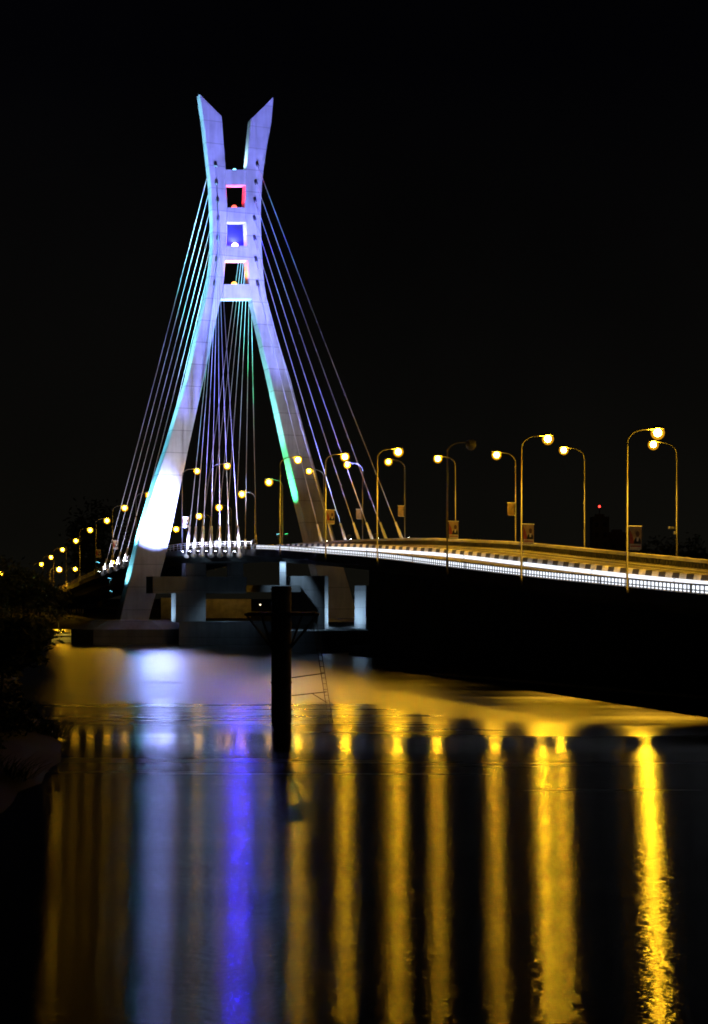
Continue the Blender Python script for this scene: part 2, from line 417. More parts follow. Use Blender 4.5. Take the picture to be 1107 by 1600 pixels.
RL = [(392.6,186,428,151),(391.8,191,425,191),(388.6,225,418.4,225),(385,265,412.6,265),(384,289,410,289),(382.5,324,408.4,324),(384.5,347,408.5,347),(386,384,409.5,384),
      (387,407,411,407),(390,444,414,444),(394,467,418,467),(400,493,424.5,493),(408,527,434,527),(424,594,455,594),(436,647,469,647),(448,701,484,701),(460.5,754,499,754),(477,820,518,820),(489,870,533,870),(515,975,563,975)]
mb = leg(LL); mb.build('leg', M['pylon'], pylon)
mb = leg(RL); mb.build('leg', M['pylon'], pylon)
for v0, v1, l0, r0, l1, r1 in ((265,289,353.5,385,354,384),(324,347,356,382.5,355.5,384.5),(384,407,355,386,353,387),(444,467,350,390,345.5,394)):
    mb = MB(); T = thick((v0+v1)/2)-.12
    mb.hexa([pyl(l1,v1,.05),pyl(r1,v1,.05),pyl(r1,v1,T),pyl(l1,v1,T),pyl(l0,v0,.05),pyl(r0,v0,.05),pyl(r0,v0,T),pyl(l0,v0,T)])
    mb.build('crossbeam', M['pylon'], pylon)
def cap(ul, v):
    c = pyl(ul, v, 1.4); mb = MB()
    hexp = [(-9.6,-.6),(-5.2,-5.6),(5.6,-5.2),(9.4,-2.2),(9.4,5),(5.4,8.5),(-5.2,8.5),(-9.6,5)]
    rings = []
    for s, z in ((1,-1.5),(1,2.35),(.97,2.45),(.62,3.75),(.2,3.85)):
        rings.append([(c.x+x*s, c.y+y*s, z) for x, y in hexp])
    vs = [p for r in rings for p in r]; fs = []
    for i in range(4):
        for j in range(8): fs.append((i*8+j, i*8+(j+1)%8, (i+1)*8+(j+1)%8, (i+1)*8+j))
    fs += [tuple(reversed(range(8))), tuple(32+j for j in range(8))]
    mb.add(vs, fs); mb.build('pile_cap', M['conc'], pylon)
cap(210, 968); cap(538, 975)
# lamps standing in the three openings of the pylon
def dome(name, u, v, m, r=.5, back=.6):
    mb = MB(); c = pyl(u, v, back)
    mb.lathe(c, [(r*math.cos(a), r*math.sin(a)) for a in [i*PI/2/5*.98 for i in range(6)]], 16)
    return mb.build(name, m, pylon, True)
for u, v, m, lm, colr, pw in ((368,323.6,'redlens','red',(1,.015,.025),3200),(369,383.6,'bluelens','blue',(.22,.30,1),3000),(368,443.6,'amberlens','amber',(1,.20,.0),3600)):
    dome('opening_lamp', u, v, M[m])
    spot('lamp_%s' % lm, pyl(u, v-5.5, .9), pyl(u+4, v-60, .9), pw*1.4, colr, 150, .5, .2, pylon)
dome('ridge_lamp', 369, 264.8, M['cyanlens'], .35, .8)
spot('lamp_ridge', pyl(366, 262, .9), pyl(392, 215, .7), 5200, (.45,.85,1), 120, .6, .2, pylon)
mb = MB(); T = thick(365)-.25
mb.hexa([pyl(354.5,384.5,T),pyl(386.5,384.5,T),pyl(386.5,384.5,T+.08),pyl(354.5,384.5,T+.08),pyl(355,346.5,T),pyl(385.2,346.5,T),pyl(385.2,346.5,T+.08),pyl(355,346.5,T+.08)])
mb.build('blue_fill_panel', mat('blue_fill', (.00025,.0002,.0018), .9, var=.3, scale=.8), pylon)  # panel added to fill the middle opening with blue glow
# aircraft-warning cage on the tip of the left fork
for u, v in ((312.5,148),(427,152)):
    p = pyl(u, v, .8); mb = MB(); mb.tube([p-Vector((0,0,.3)), p+Vector((0,0,.5))], .07, 6); mb.build('lightning_rod', M['steel'], pylon)

# ------------------------------------------------------------------ stay cables
ORD = ['topmost','second from top','third from top','fourth from top','fifth from top','sixth from top','lowest']
TOPV = [256,284,311.5,340,370.5,404,442]
LU = [337,338.6,340.4,341.2,341,339,336]; RU = [402,400,398.4,397.6,398,400,402.5]
def cable(top, bot, label, grp, light=None, r=.046):
    t = empty('stay_cable', bot, label, 'stay cable', grp)
    ax = (top-bot).normalized(); L = (top-bot).length
    sag = lambda f: Vector((0,0,-.5*4*f*(1-f)*L/90))
    mb = MB(); mb.tube([bot+ax*L*f+sag(f) for f in (0,.1,.25,.4,.55,.7,.85,1)], r, 6); mb.build('cable', M['cable'], t, True)
    mb = MB(); mb.tube([bot-ax*.9, bot+ax*2.6, bot+ax*2.62, bot+ax*3.9], [.24,.22,.17,.15], 10); mb.build('anchor_pipe', M['pipe'], t, True)
    mb = MB(); mb.tube([bot-ax*1.0, bot-ax*.55], .44, 14); mb.tube([bot-ax*1.12, bot-ax*1.0], .27, 12); mb.build('anchor_socket', M['pipe'], t)
    mb = MB(); mb.tube([top-ax*.5, top+ax*.3], .26, 8); mb.build('top_collar', M['rail'], t)
    return t
def flood(loc, target, label, grp, lens='whitelens', power=0, colr=(1,1,1), angle=40, blend=.5, size=.34, post=.5):
    loc = Vector(loc); t = empty('floodlight', loc-Vector((0,0,post)), label, 'floodlight', grp)
    ax = (Vector(target)-loc).normalized()
    mb = MB(); mb.tube([loc-Vector((0,0,post)), loc-Vector((0,0,.05))], .05, 6); mb.box(loc-Vector((0,0,post-.02)), (.3,.3,.04)); mb.build('stand', M['rail'], t)
    mb = MB(); mb.tube([loc-ax*.22, loc-ax*.1, loc+ax*.12], [size*.35,size*.62,size*.66], 12); mb.build('housing', M['rail'], t)
    mb = MB(); mb.tube([loc+ax*.125, loc+ax*.15], size*.55, 12); mb.build('lens', M[lens], t)
    if power: spot('flood_beam', loc+ax*.2, target, power*1.7, colr, angle, blend, .12, t)
    return t
WL = (.78,.82,1.0)
nearN = [solve_u(u, -.55, 0, 180, 236) for u in (374,359,344,330,316.5,304,293)]
nearF = [solve_u(u, W+.6, 0, 170, 240) for u in (632,607,585,564,543,523,505)]
far = [309,300,291,282.5,274,266,258]
for i in range(7):
    a = P(nearN[i], -.55, .15); top = pyl(LU[i], TOPV[i], -.02)
    cable(top, a, 'stay cable from the left pylon leg to the near deck edge, %s' % ORD[i], 'stay cables on the camera side of the left pylon leg')
    flood(P(nearN[i]-1.3, -1.7, -.1), a+Vector((0,0,4.5)), 'floodlight on the near deck edge at the %s cable' % ORD[i], 'anchor floodlights on the near deck edge', power=2600, colr=(.74,.74,1), angle=104, post=.3)
    a = P(nearF[i], W+.6, .15); top = pyl(RU[i], TOPV[i], -.02)
    cable(top, a, 'stay cable from the right pylon leg to the far parapet, %s' % ORD[i], 'stay cables on the camera side of the right pylon leg')
    if i % 2 == 0: flood(P(nearF[i]-1.2, W+.7, 1.0), a.lerp(top, .35), 'floodlight on the far parapet at the %s cable' % ORD[i], 'anchor floodlights on the far parapet', power=3500, colr=(.6,.7,1), angle=26, post=.95)
    a = P(far[i], -.55, .15); top = pyl(LU[i]-4, TOPV[i], thick(TOPV[i])+.02)
    cable(top, a, 'stay cable running down behind the left pylon leg, %s' % ORD[i], 'stay cables behind the left pylon leg')
    if i < 6: flood(P(far[i]-1.3, -1.7, -.1), a+Vector((0,0,4.5)), 'floodlight behind the left pylon leg at the %s cable' % ORD[i], 'anchor floodlights behind the pylon', power=2600, colr=(.74,.74,1), angle=104, post=.3)
    a = P(far[i], W+.6, .15); top = pyl(RU[i]-4, TOPV[i], thick(TOPV[i])+.02)
    cable(top, a, 'thin stay cable seen between the pylon legs, %s' % ORD[i], 'stay cables between the pylon legs')
spot('far_fan_beam', P(262, W-1, 2), pyl(392, 420, 3), 60000, (.45,.65,1), 40, .6, .3)

flood(P(246, -1.6, .4), pyl(262, 600, 10), 'white floodlight behind the left pylon leg washing the far stay cables', 'cable floodlights', power=110000, colr=(.5,.6,1), angle=44, blend=.9, size=.45, post=.5)
flood(P(214, W+.9, .6), pyl(470, 600, -14), 'white floodlight on the far parapet washing the stay cables above the road', 'cable floodlights', power=60000, colr=(.45,.6,1), angle=50, blend=.9, size=.45, post=.5)
flood(P(202, -1.2, .6), P(219, -1, 14), 'white floodlight at the deck joint washing the lower stay cables', 'cable floodlights', power=26000, colr=(.72,.74,1), angle=70, blend=.8, size=.45, post=.5)
# ------------------------------------------------------------------ pylon floodlights
LAV = (.19,.21,1.0)
flood(P(228.5, -1.3, -.2), pyl(246, 808), 'broad floodlight close to the foot of the left pylon leg', 'pylon floodlights', power=210000, colr=(.29,.36,1.0), angle=62, blend=1.0, size=.6, post=.9)
flood(P(216, -1.0, 1.4), pyl(315, 520), 'floodlight on the near deck edge aimed at the middle of the left leg', 'pylon floodlights', power=120000, colr=LAV, angle=34, blend=.7, size=.6, post=.9)
flood(P(206, 1.0, 1.4), pyl(335, 300), 'floodlight on the near walkway aimed at the left fork', 'pylon floodlights', power=330000, colr=LAV, angle=36, blend=.8, size=.6, post=1.2)
flood(P(212, W-.4, 1.6), pyl(412, 430), 'floodlight on the far parapet aimed high at the right leg', 'pylon floodlights', power=190000, colr=LAV, angle=33, blend=.7, size=.6, post=.9)
flood(P(203, W-.4, 1.6), pyl(402, 270), 'floodlight on the far parapet aimed at the right fork', 'pylon floodlights', power=280000, colr=LAV, angle=32, blend=.8, size=.6, post=.9)
# coloured floods washing the flanks of the legs
b = pyl(196, 905, 1.5)-TT*2.2
flood(b, pyl(318, 420, 1.4)-TT*.3, 'cyan floodlight outside the foot of the left pylon leg', 'coloured pylon floodlights', lens='cyanlens', power=260000, colr=(.16,.72,1.0), angle=46, blend=.6, size=.5, post=1.0)
flood(pyl(192, 925, 1.5)-TT*1.6, pyl(212, 865, 1.5), 'small cyan floodlight under the lowest lit edge of the left pylon leg', 'coloured pylon floodlights', lens='cyanlens', power=5000, colr=(.2,.75,1.0), angle=80, blend=.7, size=.4, post=.6)
flood(pyl(205, 880, 1.5)-TT*5, pyl(325, 240, 1.2), 'cyan floodlight aimed up the outer edge of the left fork', 'coloured pylon floodlights', lens='cyanlens', power=700000, colr=(.25,.75,1.0), angle=30, blend=.6, size=.5, post=1.0)
flood(pyl(458, 835, 1.6)-TT*.6, pyl(418, 610, 1.5), 'green floodlight at the deck beside the right pylon leg', 'coloured pylon floodlights', lens='greenlens', power=70000, colr=(.04,1.0,.30), angle=60, blend=.8, size=.5, post=.7)
flood(pyl(440, 835, 1.6), pyl(392, 475, 1.5), 'blue-green floodlight aimed at the beam under the pylon openings', 'coloured pylon floodlights', lens='cyanlens', power=170000, colr=(.22,.80,1.0), angle=26, blend=.8, size=.5, post=.7)

# ------------------------------------------------------------------ bridge piers
def obox(mb, u0, u1, v0, v1, d, depth, yaw, z0=None, z1=None):
    a, b = at(u0, v0, d), at(u1, v1, d); w = abs(b.x-a.x)/max(.5, math.cos(yaw))
    za = a.z if z1 is None else z1; zb = b.z if z0 is None else z0
    R = Matrix.Rotation(yaw, 3, 'Z'); c = Vector(((a.x+b.x)/2, d, 0)) + R@Vector((0, depth/2, 0))
    mb.box((c.x,c.y,(za+zb)/2), (w, depth, abs(za-zb)), yaw)
    return c
ICE = (.45,.70,1.0)
pa = empty('bridge_pier', (*at(300,971,228)[:2], 0), 'bridge pier beside the pylon foot, one blue-lit edge under a long dark beam', 'bridge pier')
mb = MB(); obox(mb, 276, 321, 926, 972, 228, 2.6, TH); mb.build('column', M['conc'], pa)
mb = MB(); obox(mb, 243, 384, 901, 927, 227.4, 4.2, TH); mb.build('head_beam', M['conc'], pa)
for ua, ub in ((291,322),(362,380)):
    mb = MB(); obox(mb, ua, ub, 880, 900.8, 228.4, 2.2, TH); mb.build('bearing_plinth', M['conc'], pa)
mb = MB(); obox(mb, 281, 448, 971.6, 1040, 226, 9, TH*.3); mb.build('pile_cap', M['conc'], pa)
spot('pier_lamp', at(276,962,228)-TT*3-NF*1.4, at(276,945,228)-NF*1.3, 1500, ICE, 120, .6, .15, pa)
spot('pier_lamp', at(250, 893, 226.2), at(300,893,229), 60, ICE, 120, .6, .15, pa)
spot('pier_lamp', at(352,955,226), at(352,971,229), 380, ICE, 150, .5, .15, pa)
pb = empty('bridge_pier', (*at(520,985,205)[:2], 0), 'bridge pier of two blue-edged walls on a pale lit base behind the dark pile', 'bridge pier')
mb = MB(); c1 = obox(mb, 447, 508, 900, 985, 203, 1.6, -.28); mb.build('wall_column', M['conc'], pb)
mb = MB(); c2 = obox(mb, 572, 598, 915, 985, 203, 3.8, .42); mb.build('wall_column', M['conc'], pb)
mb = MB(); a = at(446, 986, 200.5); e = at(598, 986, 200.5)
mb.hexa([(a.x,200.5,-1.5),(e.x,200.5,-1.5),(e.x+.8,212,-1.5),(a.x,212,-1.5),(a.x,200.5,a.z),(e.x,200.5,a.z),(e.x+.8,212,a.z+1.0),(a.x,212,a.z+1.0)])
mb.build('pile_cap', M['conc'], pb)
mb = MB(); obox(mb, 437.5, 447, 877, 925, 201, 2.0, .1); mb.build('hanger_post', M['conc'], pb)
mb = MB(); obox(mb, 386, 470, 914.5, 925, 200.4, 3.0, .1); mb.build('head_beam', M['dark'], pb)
for ub, yw, sd, dep in ((507.5,-.28,1,.8),(572,.42,-1,1.9)):
    ax, dp = Vector((math.cos(yw),math.sin(yw),0)), Vector((-math.sin(yw),math.cos(yw),0)); q = at(ub, 962, 203)+dp*dep
    spot('pier_lamp', q+ax*sd*2.6+dp*.2, q+Vector((0,0,.6)), 1300, ICE, 130, .6, .15, pb)
spot('pier_lamp', at(441, 875, 199.0), at(442, 900, 201), 1500, ICE, 90, .5, .1, pb)
for x in (0,):
    mb = MB(); c = at(441, 871.5, 199.0); mb.box(c, (.35,.25,.2)); mb.build('pier_light', M['rail'], pb)

# ------------------------------------------------------------------ street lamps
def street_lamp(base, side, height, arm, label, grp, lit=True, road_light=0.0, scale=1.0, dim=False):
    """pole, curved arm towards 'side' (unit vector), lamp head with a glowing bowl"""
    base = Vector(base); side = Vector(side).normalized()
    t = empty('street_lamp', base, label, 'street lamp', grp)
    zb = height-1.25
    mb = MB(); mb.tube([base, base+Vector((0,0,.55)), base+Vector((0,0,.56)), base+Vector((0,0,zb))], [.14,.13,.088,.055], 10); mb.build('pole', M['steel'], t, True)
    pts = []
    for i in range(13):
        a = i/12*PI/2; pts.append(base+Vector((0,0,zb+1.05*math.sin(a)))+side*(arm*.62*(1-math.cos(a))))
    pts.append(base+Vector((0,0,height-.14))+side*arm*.95)
    mb = MB(); mb.tube(pts, [.062]*8+[.05]*6, 8); mb.build('arm', M['steel'], t, True)
    hc = base+Vector((0,0,height))+side*(arm+.1); rz = math.atan2(side.y, side.x)
    mb = MB(); mb.lathe(hc+Vector((0,0,-.05)), [(.44*scale,-.07),(.46*scale,-.02),(.36*scale,.10),(.2*scale,.16),(.02,.175)], 16, sx=1.1, sy=.92, rz=rz)
    hd = mb.build('lamp_head', M['steel'], t, True)
    mb = MB(); r = .50*scale
    mb.lathe(hc+Vector((0,0,-.055)), [(r*math.sin(a), -.36*scale-r*1.0*math.cos(a)) for a in (.08,.5,.9,1.25,1.57,1.85,2.1)], 12, sx=1.0, sy=.95, rz=rz)
    bw = mb.build('bowl', M['bloomglass'] if lit else M['rail'], hd, True)
    if lit:
        mb = MB(); rb = .28*scale
        mb.lathe(hc+Vector((0,0,-.40*scale)), [(rb*math.cos(a), rb*math.sin(a)) for a in (-1.5,-1.0,-.5,0,.5,1.0,1.5)], 10)
        mb.build('bulb', M['sodium'] if not dim else (M['sodiummid'] if dim == 'mid' else M['sodiumdim']), hd, True)
    if lit and road_light:
        spot('lamp_beam', hc+Vector((0,0,-.95*scale-.05)), hc+Vector((0,0,-10))+side*.8, road_light*1.5, (1,.50,.03), 98, .6, .2, t)
    return t
NL = [(980,1031,673),(815,856,683),(699,735,693),(590,627,703),(509,545,711),(438,469,716),(331,358,726),(285,310,734),(213,225,771),(176,195,791),(150,171,811),(125,145,826),(104,123,843),(84,102,857),(67,83,869),(53,68,880)]
FL = [(1058,1018,692),(914,878,701),(806,774,708),(712,682,714),(633,605,719),(567,539,724),(506,481,734),(442,419,750),(399,376,769),(362,338,790),(330,308,804),(293,273,825)]
def banner(p, n, label, w=1.0, h=1.65, grp='portrait banners on the lamp posts'):
    """cloth banner hung from a lamp post: top rod, portrait, pale strip at the foot"""
    p = Vector(p); n = Vector(n).normalized(); f = Vector((n.y, -n.x, 0))
    t = empty('banner', p, label, 'banner', grp)
    q = lambda x, z, k=0.0: p+n*x+Vector((0,0,z))+f*k
    def panel(name, pts, k, m, par=t, th=.012):
        mb = MB(); N = len(pts)
        mb.add([q(x,z,k+th) for x,z in pts]+[q(x,z,k) for x,z in pts], [tuple(range(N)),tuple(reversed(range(N,2*N)))]+[(i,N+i,N+(i+1)%N,(i+1)%N) for i in range(N)])
        return mb.build(name, m, par)
    cl = panel('cloth', [(.04,.02),(w,.0),(w+.01,h*.5),(w,h-.02),(.04,h),(.05,h*.5)], 0, M['cloth'], th=.02)
    panel('red_field', [(.06,h*.25),(w*.42,h*.25),(w*.30,h*.6),(.06,h*.9)], .021, M['clothred'])
    panel('suit', [(w*.36,h*.25),(w*.97,h*.25),(w*.95,h*.42),(w*.8,h*.54),(w*.6,h*.54),(w*.42,h*.42)], .023, M['suit'])
    panel('shirt', [(w*.62,h*.36),(w*.74,h*.36),(w*.80,h*.54),(w*.60,h*.54)], .038, M['shirt'])
    panel('head', [(w*.7+w*.145*math.cos(a), h*.68+h*.13*math.sin(a)) for a in [i*PI/6 for i in range(12)]], .036, M['skin'])
    panel('strip', [(.06,h*.03),(w-.02,h*.02),(w-.02,h*.235),(.06,h*.24)], .021, M['strip'])
    panel('band', [(.10,h*.12),(w-.08,h*.115),(w-.08,h*.17),(.10,h*.175)], .035, M['clothred'])
    mb = MB(); mb.tube([q(-.05,h+.03), q(w+.06,h+.02)], .035, 6); mb.tube([q(-.05,-.02), q(w*.9,-.03)], .02, 6); mb.build('rod', M['pipe'], t)
    return t
for i, (up, uh, vh) in enumerate(NL):
    d = solve_u(up, -.42, 0); b = P(d, -.42, -.3); n = normal(d); hd = b+n*2.5
    zh = H+(V0-vh)*hd.y/F; ht = min(14.0, max(10.5, zh-b.z+.25))
    lit = up != 699
    lab = '%s street lamp from the right along the near deck edge, %s' % (NUM[i], 'lit yellow' if lit else 'its lamp dark')
    street_lamp(b, n, ht, 2.35, lab, 'street lamps along the near deck edge', lit, 4600 if d < 195 else 1000 if d < 260 else (1500 if i % 2 else 0), scale=1.0 if d < 150 else (1.15 if d < 240 else 1.5), dim=(d > 195) or ('mid' if d > 152 else False))
    if up in (980,815,699,509,285,213,176,150,67,53):
        dz = 3.15 if d < 150 else 4.0
        banner(P(d, -.30, dz), n, 'portrait banner on the %s lamp post from the right, near deck edge' % NUM[i])
for i, (up, uh, vh) in enumerate(FL):
    d = solve_u(up, W+.45, 0, 90, 510); b = P(d, W+.45, -.3); n = normal(d); hd = b-n*2.5
    zh = H+(V0-vh)*hd.y/F; ht = min(14.0, max(10.5, zh-b.z+.25))
    street_lamp(b, -n, ht, 2.35, '%s street lamp from the right along the far parapet, lit yellow' % NUM[i], 'street lamps along the far parapet', True, 4600 if d < 195 else 1000 if d < 260 else 0, scale=1.0 if d < 150 else (1.15 if d < 240 else 1.5), dim=(d > 195) or ('mid' if d > 152 else False))
    if up in (806,633,567):
        banner(P(d, W+.3, 4.1), -n, 'portrait banner turned edgeways on the %s lamp post from the right, far parapet' % NUM[i], .85, 1.4)
# traffic camera on the nearest far-side post
d = solve_u(1058, W+.45, 0, 90, 510); p = P(d, W+.45, 3.6); n = normal(d)
cctv = empty('traffic_camera', p, 'small pale traffic camera on the rightmost lamp post', 'camera')
mb = MB(); mb.tube([p, p-n*.55], .04, 6); mb.build('bracket', M['steel'], cctv)
mb = MB(); mb.box(p-n*.55+Vector((0,0,.12)), (.5,.22,.2), math.atan2(n.y,n.x)); mb.build('camera_body', M['pipe'], cctv)
mb = MB(); mb.lathe(p-n*.25+Vector((0,0,-.42)), [(.02,-.12),(.12,-.05),(.13,.1),(.1,.2)], 10); mb.build('dome', M['pipe'], cctv)

# lamps of the shore road at the far left
for i, (u, v, d, lab, s) in enumerate(((93,887,380,'brightest shore street lamp, left of the far bridge ramp',1.7),(118,887,395,'shore street lamp just right of the brightest one',1.4),
        (177,877,330,'small yellow lamp under the far bridge lamps near the pylon foot',.9),(1,893,360,'street lamp at the left edge of the picture',1.6))):
    p = at(u, v, d); street_lamp((p.x-2.4, p.y, 2.6), (1,0,0), p.z-2.6+.2, 2.3, lab, 'shore street lamps', True, 1800 if i in (0,3) else 0, scale=s, dim='mid' if i == 0 else True)

# ------------------------------------------------------------------ far shore: railing, lit wall, quay, buildings
def simple(name, label, cat, mb, m, grp=None, org=None): return tag(mb.build(name, m), label, cat, grp)
fr = empty('fence', at(60,938,440), 'pale low railing along the shore road at far left', 'fence')
mb = MB(); mb.tube([at(20,938.5,440), at(48,937.5,440), at(75,936.5,440)], .22, 6); mb.build('rail', M['wall'], fr)
mb = MB()
for u in range(20, 78, 6): p = at(u, 938, 440); mb.tube([(p.x,p.y,2.6),(p.x,p.y,p.z)], .12, 5)
mb.build('post', M['wall'], fr)
for i, (u0,u1,v0,v1,d,lab) in enumerate(((318,392,936,958,352,'dim gold-lit boundary wall seen under the bridge beside the pier'),(252,272,934,962,350,'short gold-lit wall behind the pylon foot'))):
    t = empty('boundary_wall', (*at((u0+u1)/2, v1, d)[:2], 2), lab, 'wall')
    mb = MB(); a = at(u0,v0,d); e = at(u1,v1,d); mb.box(((a.x+e.x)/2,d,(a.z+e.z)/2-.6), (e.x-a.x,.4,a.z-e.z+1.2)); mb.build('wall', M['wall'], t)
    mb = MB(); k = a.x+.3
    while k < e.x: mb.box((k,d-.28,(a.z+e.z)/2), (.35,.15,a.z-e.z)); k += 2.2
    mb.build('pilaster', M['wall'], t)
    spot('wall_lamp', ((a.x+e.x)/2, d-6, a.z+3), ((a.x+e.x)/2, d, e.z), 110, (1,.6,.12), 120, .7, .2, t)
t = empty('garden_lamp', at(407,960,345), 'small round white lamp on a short post under the bridge', 'lamp')
p = at(407,945,345); mb = MB(); mb.tube([(p.x,p.y,2.0), p], .05, 6); mb.build('post', M['rail'], t)
mb = MB(); mb.lathe(p, [(.2*math.cos(a), .2*math.sin(a)) for a in (-1.4,-.8,-.3,.3,.8,1.4)], 10); mb.build('globe', emis('globe_lamp', (1,.8,.5), 3), t, True)
q = empty('quay', (*at(97,1003,242)[:2],0), 'short gold-lit quay wall at the water left of the pylon base', 'quay')
a, e = at(80,993,244), at(111,1006,244)
mb = MB(); mb.box(((a.x+e.x)/2,245,(a.z-1)/2), (e.x-a.x,2,a.z+1)); mb.build('wall', M['wall'], q)
mb = MB(); mb.box(((a.x+e.x)/2,244.9,a.z+.12), (e.x-a.x+.3,2.3,.24)); mb.build('coping', M['wall'], q)
spot('quay_lamp', ((a.x+e.x)/2-.5, 241.5, 3.5), ((a.x+e.x)/2, 244.5, .6), 520, (1,.72,.1), 90, .6, .15, q)
mb = MB(); mb.tube([((a.x+e.x)/2-.5,244.6,a.z+.2),((a.x+e.x)/2-.5,244.5,3.7),((a.x+e.x)/2-.5,241.6,3.7)], .05, 6); mb.build('lamp_bracket', M['rail'], q)

# posts with small lights along the far bank
for u in (106,110,114,118,122,126,130):
    d = 410; p = at(u,952,d); t = empty('bollard', (p.x,p.y,2.6), 'small pale bollard in a row on the dark bank below the bridge ramp', 'bollard', 'pale bollards on the dark bank')
    mb = MB(); mb.tube([(p.x,p.y,2.3),(p.x,p.y,p.z)], [.20,.16], 8); mb.build('shaft', M['pipe'], t)
    mb = MB(); mb.lathe((p.x,p.y,p.z+.01), [(.2,0),(.17,.1),(.04,.18)], 8); mb.build('top', M['pipe'], t)

# red-beacon tower and dark towers far right
def tower(u, vtop, d, w, lab, beacon):
    p = at(u, vtop, d); t = empty('tower_block', (p.x,p.y,2), lab, 'tower')
    mb = MB(); mb.box((p.x,p.y,p.z/2+1), (w,w,p.z-2)); mb.build('wall', M['facade'], t)
    z = 12
    while z < p.z-3:
        for k in (-1,1):
            mb = MB(); mb.box((p.x+k*w/4,p.y-w/2-.03,z), (w/5,.1,1.8)); mb.build('window', M['kerbb'], t)
        z += 4.2
    mb = MB(); mb.box((p.x,p.y,p.z+.6), (w*.5,w*.5,1.2)); mb.build('roof_plant', M['facade'], t)
    if beacon:
        mb = MB(); mb.tube([(p.x,p.y,p.z+1.2),(p.x,p.y,p.z+4)], .2, 6); mb.build('mast', M['steel'], t)
        mb = MB(); mb.lathe((p.x,p.y,p.z+4), [(.2,0),(.42,.2),(.42,.7),(.2,.9)], 10); mb.build('beacon', M['redbeacon'], t)
tower(937, 808, 620, 7, 'slim dark tower with a red beacon beyond the bridge', True)
tower(964, 832, 640, 8, 'dark low tower right of the red beacon tower', False)

# ------------------------------------------------------------------ vegetation
def foliage(mb, c, rx, ry, rz, n, size, rnd):
    clumps = []
    for _ in range(max(5, n//45)):
        while True:
            v = Vector((rnd.uniform(-1,1), rnd.uniform(-1,1), rnd.uniform(-1,1)))
            if .25 < v.length < 1: break
        clumps.append((v, rnd.uniform(.18,.42)))
    for _ in range(n):
        cv, cr = rnd.choice(clumps)
        v = cv+Vector((rnd.gauss(0,1),rnd.gauss(0,1),rnd.gauss(0,1)))*cr*.55
        p = Vector(c)+Vector((v.x*rx, v.y*ry, v.z*rz))
        a = Vector((rnd.gauss(0,1),rnd.gauss(0,1),rnd.gauss(0,.6))).normalized(); b = a.orthogonal().normalized()
        s = size*rnd.uniform(.6,1.4)
        mb.add([p-a*s, p+b*s*.42, p+a*s, p-b*s*.42], [(0,1,2,3)])
def tree(base, h, r, label, grp, seed, n=1500, leaf=.35, shape=1.0):
    rnd = random.Random(seed); base = Vector(base)
    t = empty('tree', base, label, 'tree', grp)
    mb = MB(); tp = base+Vector((rnd.uniform(-.3,.3),0,h*.55))
    mb.tube([base-Vector((0,0,.3)), base.lerp(tp,.5), tp], [h*.03,h*.022,h*.012], 7)
    for k in range(5):
        a = rnd.uniform(0,2*PI); e = tp+Vector((math.cos(a)*r*.6, math.sin(a)*r*.6, h*rnd.uniform(.05,.3)))
        mb.tube([base.lerp(tp, rnd.uniform(.55,.95)), e], [h*.011,h*.004], 5)
    mb.build('trunk', M['bark'], t)
    mb = MB(); foliage(mb, base+Vector((0,0,h*.66)), r, r, h*.36*shape, n, leaf, rnd); mb.build('crown', M['leaf'], t)
def bush(base, r, h, label, grp, seed, n=700, leaf=.12, name='bush'):
    rnd = random.Random(seed); base = Vector(base); t = empty(name, base, label, 'bush', grp)
    mb = MB()
    for k in range(7):
        a = rnd.uniform(0,2*PI); mb.tube([base-Vector((0,0,.25)), base+Vector((math.cos(a)*r*.5, math.sin(a)*r*.5, h*.8))], [.04,.012], 5)
    mb.build('stem', M['bark'], t)
    mb = MB(); foliage(mb, base+Vector((0,0,h*.5)), r, r, h*.5, n, leaf, rnd); mb.build('foliage', M['leaf'], t)
def reeds(base, r, h, label, seed, n=160):
    rnd = random.Random(seed); base = Vector(base); mb = MB()
    for _ in range(n):
        a = rnd.uniform(0,2*PI); q = base+Vector((math.cos(a),math.sin(a),0))*r*math.sqrt(rnd.random()); l = Vector((rnd.gauss(.25,.5),rnd.gauss(0,.4),1))*h*rnd.uniform(.4,1)
        s = Vector((math.cos(a+1),math.sin(a+1),0))*.025
        mb.add([q-s, q+s, q+l*.6+s*.7, q+l*.6-s*.7, q+l+Vector((.15*h,0,-.08*h))], [(0,1,2,3),(3,2,4)])
    o = mb.build('reed_clump', M['leaf'], org=tuple(base)); tag(o, label, 'reeds')
BW = ['nearest the bottom of the picture','second up the bank','third up the bank','behind the reeds','fifth up the bank','sixth up the bank','seventh up the bank','eighth up the bank','farthest along the bank']
for i, d in enumerate((42,50,59,76,92,112,138,170,196)):
    x = edge_x(d); bush((x-2.6,d,.6), 1.2+d*.009, 1.2+d*.011, 'black leafy bush on the left bank, %s' % BW[i], 'bushes on the left bank', 50+i, 900, .13+d*.0007)
for i, (d, dx) in enumerate(((48,4.2),(54,3.0),(57,5.5),(63,3.2),(66,5.6),(72,3.4))):
    bush((edge_x(d)-dx,d,.7), 1.7, 1.3, 'low black scrub on the left bank mound, %s clump from the near end' % NUM[i], 'scrub on the left bank', 90+i, 800, .12)
reeds((edge_x(79)-.6,79,.1), 1.6, 1.5, 'spiky reed clump jutting over the water from the left bank', 3, 260)
reeds((edge_x(60)-.8,60,.1), 1.3, 1.3, 'low reed clump by the water below the jutting one', 4, 200)
TL = [(8,880,300,9,'dark tree at the far left edge behind the shore lamp'),(38,902,290,7,'dark rounded tree right of the left-edge shore lamp'),(62,915,330,6,'low dark tree under the far bridge lamps')]
